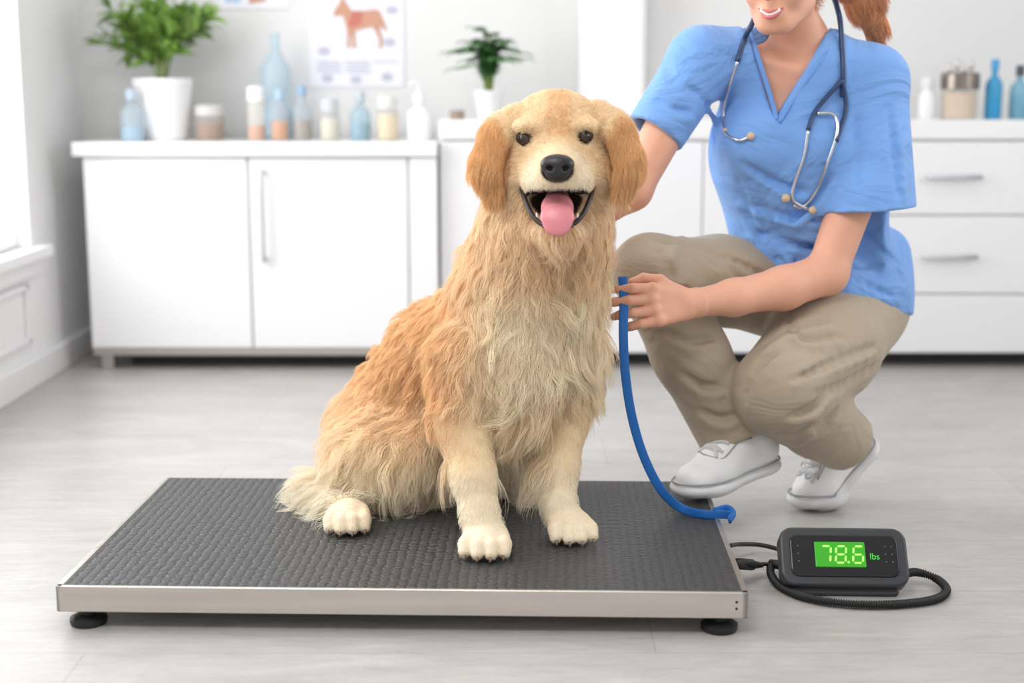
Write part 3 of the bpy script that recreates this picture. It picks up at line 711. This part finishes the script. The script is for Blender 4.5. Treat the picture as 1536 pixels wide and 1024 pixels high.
for sx in (-1, 1):
    sweep('tooth', [S(836+sx*30, 331, 2.537), S(836+sx*31, 319, 2.536)], [.0035, .001], tooth, dog, 8)
nail = mat('dog_nail', lin(120, 98, 80), .4)
for c, d, sd, f in pws:
    for i, o in enumerate((-.76, -.26, .26, .76)):
        L = f-(.012 if i in (0, 3) else 0); p = c+sd*o*.046+d*(L+.012)
        p[2] = PZ+.014; sweep('nail', [p, p+d*.006-V3(0, 0, .008)], [.0033, .0015], nail, dog, 8)

# ============================================================ VET
vet = group('veterinarian', (.62, 3.1, 0))
skm = mat('skin', lin(226, 168, 140), .5, sss=.12, bump=((250, 250, 250), .04, .001), var=((9, 9, 9), .07))
scrub = mat('scrub_blue', lin(116, 162, 225), .8, bump=((5, 5, 9), .75, .03), sheen=.2, dist=1.4, weave=900)
khaki = mat('khaki_twill', lin(172, 157, 137), .85, bump=((6, 6, 10), .6, .02), sheen=.15, dist=1.2, weave=900)
shoeW = mat('sneaker_leather', (.86, .86, .86), .4, bump=((120, 120, 120), .05, .001)); soleW = mat('sneaker_sole', (.74, .74, .74), .55)
laceW = mat('sneaker_lace', (.62, .62, .63), .8); seamG = mat('sneaker_seam', (.36, .36, .37), .8)
def fold(F, pts, r=.005, k=.014, ridge=False):
    ps = [F.front(*p) for p in pts]
    if any(abs(a[1]-b[1]) > .12 for a, b in zip(ps[:-1], ps[1:])): return
    c = cat(ps, 4); n = len(c)
    for i in range(n-1):
        t = math.sin(math.pi*(i+.5)/n); F.cap(c[i], c[i+1], r*t+.001, None, k, sub=not ridge)
# --- scrub top
T = Field((.22, 2.80, .34), (1.02, 3.46, 1.14), .005)
shR, shL = S(1052, 92, 3.09), S(1308, 122, 3.12); NB = S(1200, 88, 3.12)
T.ell(S(1186, 225, 3.13), (.180, .125, .19), k=.05)
T.ell(S(1212, 330, 3.17), (.178, .125, .17), k=.06)
T.ell(S(1252, 415, 3.21), (.165, .15, .12), k=.05)
T.cap(NB, shR, .078, .068, .05); T.cap(NB, shL, .078, .070, .05)
T.ell(S(1193, 120, 3.085), (.105, .062, .07), k=.04)
for px, py in ((1130, 215), (1228, 222)): T.ell(S(px, py, 3.045), (.06, .045, .06), k=.05)
hR, hL = S(980, 200, 3.04), S(1300, 312, 3.05)
T.cap(shR, S(975, 212, 3.03), .070, .064, .03, cut=(hR, hR-shR)); T.cap(shL, S(1302, 345, 3.035), .074, .104, .035, cut=(hL, V3(.06, 0, -1)))
T.cap(shR*.12+hR*.88, S(960, 240, 3.02), .048, .056, .004, sub=True); T.cap(shL*.2+hL*.8, S(1302, 370, 3.03), .074, .094, .004, sub=True)
T.chain([(S(1150, 385, 3.12), .05), (S(1250, 430, 3.10), .06), (S(1318, 455, 3.18), .065)], k=.04)
T.cap(S(1325, 380, 3.24), S(1325, 470, 3.22), .06, .065, .04)
o_ = S(1240, 442, 3.05); nn_ = nrm((.30, 0, 1))
T.op((.2, 2.8, .3), (1.05, 3.5, .6), lambda X, Y, Z: (X-o_[0])*nn_[0]+(Y-Y)+(Z-o_[2])*nn_[2], .006, True)
for pts in [[(1115, 245), (1160, 275), (1205, 290)], [(1105, 300), (1160, 322), (1235, 330)], [(1125, 345), (1190, 368), (1255, 370)], [(1165, 388), (1230, 402), (1300, 400)], [(1245, 265), (1225, 300), (1190, 330)],
            [(1290, 345), (1320, 380), (1350, 400)], [(1285, 180), (1292, 230), (1300, 285)], [(1335, 165), (1345, 220), (1350, 290)], [(1108, 270), (1118, 320), (1140, 375)], [(1215, 370), (1270, 415), (1335, 445)],
            [(1145, 305), (1160, 350), (1185, 392)], [(1000, 105), (1020, 130), (1050, 145)], [(985, 150), (1005, 165), (1035, 170)], [(1055, 150), (1072, 180), (1078, 220)], [(1260, 300), (1275, 340), (1310, 370)], [(1200, 410), (1215, 425), (1240, 435)]]:
    fold(T, pts, .005, .016); fold(T, [(x+4, y+9) for x, y in pts], .003, .014, True)
# V neck
A, B, C = S(1118, 10, 2.98), S(1268, 20, 2.98), S(1168, 180, 2.98)
def inward(P0, P1, ref):
    d = nrm(P1-P0); n = nrm((d[2], 0, -d[0])); n = -n if np.dot(ref-P0, n) > 0 else n; return P0, n
bandL = [T.front(x, y, -.001) for x, y in [(1124, 42), (1135, 80), (1148, 120), (1160, 160), (1165, 181)]]
bandR = [T.front(x, y, -.001) for x, y in [(1257, 48), (1238, 80), (1216, 112), (1190, 150), (1168, 184)]]
ctr = (A+B+C)/3; e1 = inward(A, C, ctr); e2 = inward(B, C, ctr)
T.op((.3, 2.8, .8), (.9, 3.16, 1.2), lambda X, Y, Z: np.maximum(np.maximum((X-e1[0][0])*e1[1][0]+(Z-e1[0][2])*e1[1][2], (X-e2[0][0])*e2[1][0]+(Z-e2[0][2])*e2[1][2]), Y-3.12), .003, True)
T.cap(NB+V3(0, 0, .03), NB+V3(-.01, -.02, .2), .064, .085, .006, sub=True)
T_V, T_F = T.mesh(2); mobj('scrub_top', T_V, T_F, scrub, vet)
hemm = mat('scrub_trim', lin(106, 152, 217), .8)
sweep('neck_trim', cat(bandL, 6), .0055, hemm, vet, 8); sweep('neck_trim', cat(bandR, 6), .0055, hemm, vet, 8)
# --- skin: head, neck, arms
K_ = Field((.16, 2.74, .40), (.92, 3.30, 1.34), .0042)
hc_ = V3(.555, 3.02, 1.160); yw, pt = math.radians(25), math.radians(10)
fw = V3(-math.sin(yw)*math.cos(pt), -math.cos(yw)*math.cos(pt), -math.sin(pt)); rt = V3(math.cos(yw), -math.sin(yw), 0); up = np.cross(rt, fw)*-1
up = up if up[2] > 0 else -up
RH = np.stack([rt, fw, up], 1)
hp = lambda x, f, z: hc_+RH@V3(x, f, z)
K_.ell(hp(0, -.012, .03), (.073, .092, .088), RH, k=.02); K_.ell(hp(0, .028, -.03), (.060, .058, .075), RH, k=.03)
K_.ell(hp(0, .060, -.092), (.026, .024, .022), RH, k=.03)
for s_ in (-1, 1):
    K_.ell(hp(s_*.036, .058, -.035), (.024, .022, .022), RH, k=.02); K_.ell(hp(s_*.031, .085, .0), (.017, .012, .011), RH, k=.012, sub=True)
    K_.ell(hp(s_*.072, -.005, -.012), (.009, .018, .028), RH, k=.006); K_.cap(hp(s_*.048, .0, -.06), hp(s_*.02, .055, -.095), .022, .018, .02)
K_.cap(hp(0, .082, .005), hp(0, .105, -.033), .008, .012, .012); K_.ell(hp(0, .078, -.068), (.026, .014, .018), RH, k=.015)
K_.chain([(hp(0, -.03, -.05), .053), (S(1205, 70, 3.11), .054), (NB, .062)], k=.03)
K_.ell(S(1186, 215, 3.135), (.160, .108, .160), k=.05); K_.cap(NB-V3(0, 0, .02), shR-V3(0, 0, .015), .052, .045, .04); K_.cap(NB-V3(0, 0, .02), shL-V3(0, 0, .015), .052, .05, .04)
K_.ell(S(1193, 120, 3.095), (.090, .050, .06), k=.04)
K_.cap(S(1150, 92, 3.055), S(1195, 104, 3.045), .006, .008, .02); K_.cap(S(1240, 92, 3.055), S(1205, 104, 3.045), .006, .008, .02)
elR = S(948, 285, 2.99); wrR = S(862, 345, 2.965)
K_.chain([(shR, .05), (elR, .040), (wrR, .027)], k=.02)
elL = S(1240, 410, 3.0); wrL = S(1030, 456, 2.84)
K_.chain([(shL, .052), (S(1288, 270, 3.05), .050), (elL, .042)], k=.02)
K_.chain([(elL, .044), (S(1175, 432, 2.955), .044), (S(1100, 446, 2.90), .036), (wrL, .0265)], k=.02)
a_, b_ = K_.mesh(2); mobj('head_and_arms', a_, b_, skm, vet)
def hand(name, W, d, n, u, prev, curl=(20, 35, 35), s=1.):
    d = nrm(d); n = nrm(n-d*np.dot(n, d)); u = nrm(u-d*np.dot(u, d)-n*np.dot(u, n))
    Fh = Field(W-.17, W+.17, .0023)
    Fh.cap(prev, W, .0275+.004, .0270, .01)
    lat = (.032, .0110, -.011, -.032); pl = (.083, .088, .083, .074); fl = ((.042, .028, .022), (.046, .031, .023), (.043, .029, .022), (.035, .023, .020))
    tips = []
    for i in range(4):
        kn = W+(d*pl[i]+u*lat[i])*s; Fh.cap(W+u*lat[i]*.5+d*.005, kn, .017*s, .0128*s, .012)
        p = kn; ang = 0; rr = [.0115, .0103, .0093, .0078]
        for j in range(3):
            ang += math.radians(curl[j]+(i*3 if j == 0 else 0)); dd = d*math.cos(ang)-n*math.sin(ang)+u*(.05-.06*i)
            nx = p+nrm(dd)*fl[i][j]*s; Fh.cap(p, nx, rr[j]*s, rr[j+1]*s, .0025); p = nx
        Fh.ell(kn+n*.004, (.010, .010, .010), k=.008)
        tips.append((p, nrm(dd)))
    t0 = W+(d*.022+u*.022-n*.006)*s; t1 = W+(d*.052+u*.050-n*.014)*s; t2 = W+(d*.083+u*.056-n*.026)*s; t3 = W+(d*.106+u*.050-n*.034)*s
    Fh.chain([(t0, .018*s), (t1, .0125*s)], k=.015); Fh.chain([(t1, .0122*s), (t2, .0108*s), (t3, .0085*s)], k=.004)
    a, b = Fh.mesh(2); mobj(name, a, b, skm, vet)
    nm = mat('nail_pink', lin(238, 190, 175), .3)
    for p, dd in tips: ball('fingernail', p+n*.0055-dd*.001, (.005, .005, .003), nm, vet, seg=10)
hand('hand_left', wrL, S(971, 457, 2.79)-wrL, V3(.15, -1, .25), V3(0, 0, 1), (wrL*.8+S(1100, 446, 2.90)*.2), curl=(12, 34, 38))
hand('hand_right', wrR, S(800, 380, 2.96)-wrR, V3(0, 1, .3), V3(0, 0, 1), wrR*.85+elR*.15, curl=(10, 15, 15))
lip = mat('lips', lin(205, 110, 105), .35); tee = mat('teeth', lin(248, 245, 240), .3)
ml = lambda x, z, o=0: hp(x, .0935+o-abs(x)**1.6*3.2, z)
sweep('upper_lip', cat([ml(-.026, -.060), ml(-.013, -.064), ml(0, -.067), ml(.013, -.064), ml(.026, -.060)]), np.r_[np.linspace(.0012, .004, 16), np.linspace(.004, .0012, 17)], lip, vet, 10)
sweep('lower_lip', cat([ml(-.026, -.060), ml(-.014, -.073), ml(0, -.077), ml(.014, -.073), ml(.026, -.060)]), np.r_[np.linspace(.0012, .005, 16), np.linspace(.005, .0012, 17)], lip, vet, 10)
sweep('teeth', cat([ml(-.02, -.063, -.001), ml(0, -.071, -.001), ml(.02, -.063, -.001)]), .0042, tee, vet, 10)
ew = mat('eye_white', (.85, .85, .85), .1); ei = mat('eye_iris', lin(70, 90, 70), .1); brow = mat('eyebrow', lin(120, 75, 50), .8)
for s_ in (-1, 1):
    ball('eyeball', hp(s_*.031, .072, .0), .012, ew, vet); ball('iris', hp(s_*.031, .0815, -.001), (.0055, .0055, .0055), ei, vet, seg=12)
    sweep('eyebrow', cat([hp(s_*.014, .092, .02), hp(s_*.032, .088, .026), hp(s_*.05, .07, .02)]), .0028, brow, vet, 8)
    sweep('eyelid', cat([hp(s_*.018, .082, .002), hp(s_*.031, .087, .008), hp(s_*.044, .076, .002)]), .002, brow, vet, 8)
# --- hair
HF = Field((.42, 2.92, .92), (.95, 3.30, 1.36), .005)
HF.ell(hp(0, -.022, .038), (.084, .098, .092), RH, k=.02); HF.ell(hp(0, -.06, -.02), (.075, .062, .08), RH, k=.03)
HF.op((.4, 2.85, .92), (.95, 3.3, 1.4), lambda X, Y, Z: -((X-hp(0, .05, .075)[0])*-nrm(fw-.75*up)[0]+(Y-hp(0, .05, .075)[1])*-nrm(fw-.75*up)[1]+(Z-hp(0, .05, .075)[2])*-nrm(fw-.75*up)[2]) , .015, True)
HF.chain([(hp(0, -.105, .03), .035), (S(1262, -50, 3.13), .042), (S(1294, -5, 3.15), .036), (S(1310, 30, 3.16), .022), (S(1320, 58, 3.16), .008)], k=.02)
a_, b_ = HF.mesh(2)
hcol = np.array(lin(214, 148, 102)); hm = mat('auburn_hair', tuple(hcol*.6), .45); mobj('hair', a_, b_, hm, vet)
hm2 = mat('hair_strands', tuple(hcol), .4, attr='fcol')
fur('hair_strands', a_, b_, 16000, lambda P, n: np.full(len(P), .05), lambda P, n: np.where((P[:, 0] > .66)[:, None], V3(.5, .1, -1), -fw+V3(.15, 0, .15)), lambda P, n: np.tile(hcol, (len(P), 1)), hm2, vet, rad=.0004, guides=500, clump=.5, lift=.06, wave=.05, cvar=.15)
# --- trousers
L_ = Field((.14, 2.66, .06), (1.05, 3.46, .64), .005)
L_.ell(S(1255, 460, 3.24), (.165, .150, .11), k=.04)
kR, aR = S(975, 408, 2.99), S(1103, 648, 2.965)
L_.chain([(S(1195, 448, 3.19), .105), (S(1080, 420, 3.09), .092), (kR, .076)], k=.04)
L_.chain([(kR, .078), (S(1035, 530, 2.975), .078), (S(1112, 668, 2.965), .080)], k=.03, cut=(S(1108, 652, 2.965), S(1108, 652, 2.965)-kR))
kL, aL = S(1172, 585, 2.88), S(1275, 660, 3.04)
L_.chain([(S(1275, 470, 3.2), .120), (S(1235, 520, 3.05), .120), (kL, .100)], k=.025)
L_.chain([(kL, .092), (S(1225, 630, 2.97), .080), (S(1282, 672, 3.06), .066)], k=.02, cut=(S(1268, 658, 3.04), S(1268, 658, 3.04)-kL))
L_.cap(S(1103, 640, 2.965), S(1130, 700, 2.965), .066, .069, .006, sub=True)
L_.cap(S(1262, 660, 3.035), S(1310, 710, 3.11), .048, .052, .006, sub=True)
for pts in [[(945, 440), (985, 448), (1040, 432)], [(960, 475), (1010, 478), (1060, 452)], [(985, 362), (1030, 372), (1070, 400)], [(1050, 372), (1100, 400), (1120, 440)], [(1090, 385), (1150, 420), (1180, 450)],
            [(1185, 625), (1215, 615), (1240, 590)], [(1200, 648), (1230, 640), (1255, 615)], [(1140, 520), (1180, 495), (1240, 480)], [(1190, 570), (1250, 545), (1310, 520)], [(1225, 590), (1270, 575), (1320, 545)],
            [(1240, 465), (1290, 490), (1345, 490)], [(1000, 500), (1035, 515), (1070, 508)], [(1025, 560), (1050, 580), (1080, 582)], [(1050, 615), (1075, 630), (1100, 625)],
            [(1020, 345), (1005, 370), (1010, 395)], [(1180, 480), (1200, 510), (1260, 505)], [(1160, 650), (1190, 655), (1215, 640)], [(1120, 600), (1135, 560), (1160, 530)]]:
    fold(L_, pts, .007, .013); fold(L_, [(x+3, y+10) for x, y in pts], .005, .012, True)
a_, b_ = L_.mesh(2); mobj('trousers', a_, b_, khaki, vet)
sock = mat('sock', (.8, .8, .8), .9)
# --- shoes
def shoe(name, heel, toe, bend, z0, ankle):
    g = group(name, (heel+toe)/2)
    dh = toe-heel; dh[2] = 0; Ls = .275; d = nrm(dh); sd = np.cross(d, (0, 0, 1)); base = toe-d*Ls; xb = .185
    def P(x, y, z):
        r = np.array([x, z])
        if x < xb:
            c, s_ = math.cos(bend), math.sin(bend); dx = x-xb; r = np.array([xb+dx*c+z*s_, -dx*s_+z*c])
        p = base+d*r[0]+sd*y; p = p.copy(); p[2] = z0+r[1]; return p
    upv = P(.1, 0, 1)-P(.1, 0, 0); U = V3(0, 0, 1)
    lo = np.minimum(P(0, 0, 0), toe)-.13; hi = np.maximum(P(0, 0, .1), toe)+.15
    So = Field(lo, hi, .003); Up = Field(lo, hi, .003)
    zs = .0245
    So.chain([(P(.040, 0, zs), .045), (P(.11, 0, zs), .042), (P(.165, 0, zs), .050)], k=.012, flat=(upv, 2.15)); So.chain([(P(.166, 0, zs), .050), (P(.195, 0, zs), .052), (P(.234, .002, zs), .047)], k=.012, flat=(U, 2.15))
    Up.cap(P(.045, 0, .055), P(.16, 0, .050), .040, .044, .02); Up.cap(P(.16, 0, .050), P(.228, 0, .042), .044, .041, .02, flat=(U, 1.2))
    Up.chain([(P(.035, 0, .07), .037), (P(.043, 0, .105), .039)], k=.02); Up.chain([(P(.07, 0, .095), .041), (P(.12, 0, .084), .039), (P(.175, 0, .057), .037)], k=.02)
    Up.cap(P(.125, 0, .10), P(.088, 0, .138), .023, .022, .01)   # tongue
    Up.cap(P(.055, 0, .112), P(.05, 0, .17), .030, .036, .006, sub=True)
    def top(x, y):
        for z in np.arange(.19, .0, -.0015):
            if Up.val(P(x, y, z)) < 0: return P(x, y, z+.0015)
        return P(x, y, .07)
    for i in range(5):
        x = .114+.019*i
        sweep('lace', cat([top(x-.006, -.028), top(x-.002, -.015), top(x, 0), top(x-.002, .015), top(x-.006, .028)], 5), .0040, laceW, g, 8)
        if i < 4: 
            for s_ in (-1, 1): sweep('lace', cat([top(x-.006, s_*.026), top(x+.006, s_*.008), top(x+.014, -s_*.022)], 5), .0032, laceW, g, 8)
    for s_ in (-1, 1):
        sweep('lace_bow', cat([top(.11, 0), P(.10, s_*.020, .148), P(.125, s_*.036, .128), top(.115, 0)], 6), .0030, laceW, g, 6)
        sweep('eyestay_seam', cat([top(.09, s_*.037), top(.13, s_*.037), top(.17, s_*.035), top(.20, s_*.020), top(.208, 0)], 6), .0014, seamG, g, 6)
    a, b = So.mesh(1); mobj('sole', a, b, soleW, g); a, b = Up.mesh(2); mobj('upper', a, b, shoeW, g)
    pr_ = ((-.003, 0), (.015, .034), (.06, .0435), (.11, .0415), (.16, .048), (.2, .0495), (.245, .042), (.274, .020), (.280, 0))
    for m_s in (1, -1): sweep('welt', cat([P(x, m_s*w, .040) for x, w in pr_], 6), .0022, seamG, g, 6)
    sweep('sock', [P(.055, 0, .08), P(.058, 0, .13), ankle], [.030, .032, .036], sock, g, 16)
    return g
shoe('sneaker', S(1163, 712, 3.0), SP(1016, 754, PZ), .14, PZ+.0025, S(1112, 655, 2.97))
shoe('sneaker', S(1340, 670, 3.15), SP(1188, 767, 0), .74, .001, S(1282, 655, 3.06))
# --- stethoscope
st = group('stethoscope', (.62, 3.0, .9)); tube = mat('stethoscope_tube', lin(38, 62, 100), .35); chrome = mat('stethoscope_metal', lin(205, 208, 212), .2, .9); tipm = mat('ear_tip', lin(205, 180, 150), .5)
on = lambda x, y, o=.006: T.front(x, y, o, default=3.06)
sweep('tube_neck', cat([on(1106, 92), on(1116, 60), S(1127, 38, 3.02), S(1145, 5, 3.10), S(1190, -20, 3.19), S(1240, -15, 3.17), S(1258, 20, 3.08), on(1263, 70), on(1265, 110), on(1264, 145)], 8), .0058, tube, st)
sweep('binaural_tube', cat([on(1106, 92), on(1094, 130), on(1086, 170), on(1088, 198), on(1108, 210), on(1122, 206)], 6), .0034, chrome, st)
ball('ear_tip', on(1126, 204, .008), .0085, tipm, st); ball('ear_tip', on(1088, 196, .008), .006, tipm, st)
sweep('yoke', cat([on(1264, 120, .009), on(1245, 140, .01), on(1222, 168, .01), on(1212, 195, .01)], 6), .005, tube, st)
sweep('yoke', cat([on(1264, 120, .009), on(1269, 160, .01), on(1262, 190, .01), on(1254, 212, .01)], 6), .005, tube, st)
sweep('binaural_tube', cat([on(1226, 170, .014), on(1250, 172, .012), on(1256, 195, .01), on(1243, 240), on(1225, 285), on(1205, 310), on(1190, 308)], 6), .0036, chrome, st)
sweep('binaural_tube', cat([on(1212, 195, .01), on(1206, 235), on(1192, 275), on(1190, 300), on(1214, 315)], 6), .0036, chrome, st)
ball('ear_tip', on(1179, 297, .008), .0095, tipm, st); ball('ear_tip', on(1219, 315, .008), .0085, tipm, st)

# ============================================================ LEASH
le = group('dog_leash', (.3, 2.76, .2))
lm = mat('leash_webbing', lin(20, 100, 178), .6, bump=((600, 600, 600), .4, .001))
pts = [S(934, 415, 2.80), S(936, 450, 2.785), S(935, 500, 2.765), S(938, 560, 2.76), S(948, 625, 2.76), S(966, 685, 2.76), S(992, 735, 2.76), SP(1022, 762, .092), SP(1055, 771, .088), SP(1082, 771, .088), SP(1095, 772, .090)]
sweep('strap', cat(pts, 10), .0092, lm, le, 12, flat=(V3(0, 1, 0), .30))
sweep('strap_end', cat([SP(1070, 767, .094), SP(1090, 762, .095), SP(1099, 770, .090), SP(1094, 780, .086)], 8), .0075, lm, le, 12, flat=(V3(0, 1, 0), .4))

# ============================================================ LIGHT + CAMERA
w = bpy.data.worlds.new('World'); sc.world = w; w.use_nodes = True
w.node_tree.nodes['Background'].inputs[0].default_value = (.98, .99, 1, 1); w.node_tree.nodes['Background'].inputs[1].default_value = .95
def area(name, loc, size, energy, direction, col=(1, 1, 1)):
    la = bpy.data.lights.new(name, 'AREA'); la.shape = 'RECTANGLE'; la.size, la.size_y = size; la.energy = energy; la.color = col
    o = bpy.data.objects.new(name, la); o.location = loc; o.rotation_euler = Vector(direction).to_track_quat('-Z', 'Y').to_euler(); sc.collection.objects.link(o); return o
area('added_overhead_light', (-.5, 1.3, 2.66), (1.3, 1.0), 50, (.1, .30, -1), (1, .99, .97))  # unseen area light overhead, added to make up for lost brightness
area('added_overhead_light', (.6, 3.5, 2.66), (2.2, 1.0), 9, (0, 0, -1))  # second added overhead light, no fixture, lifts the rear of the room
area('window_or_added_fill', (XL-.25, 3.4, 1.5), (2.2, 1.8), 64, (1, -.25, -.25), (.98, .99, 1))
area('window_or_added_fill', (XR+.2, 2.7, 1.6), (2.1, 1.3), 26, (-1, .0, -.15), (.98, .99, 1))  # added fill through the invented right opening, brightens left wall and vet
cam = bpy.data.cameras.new('camera'); cam.lens = 50; cam.sensor_width = 36
co = bpy.data.objects.new('camera', cam); co.location = (0, 0, H); co.rotation_euler = (math.pi/2-TH, 0, 0); sc.collection.objects.link(co); sc.camera = co
cam.dof.use_dof = True; cam.dof.focus_distance = 2.72; cam.dof.aperture_fstop = 1.8
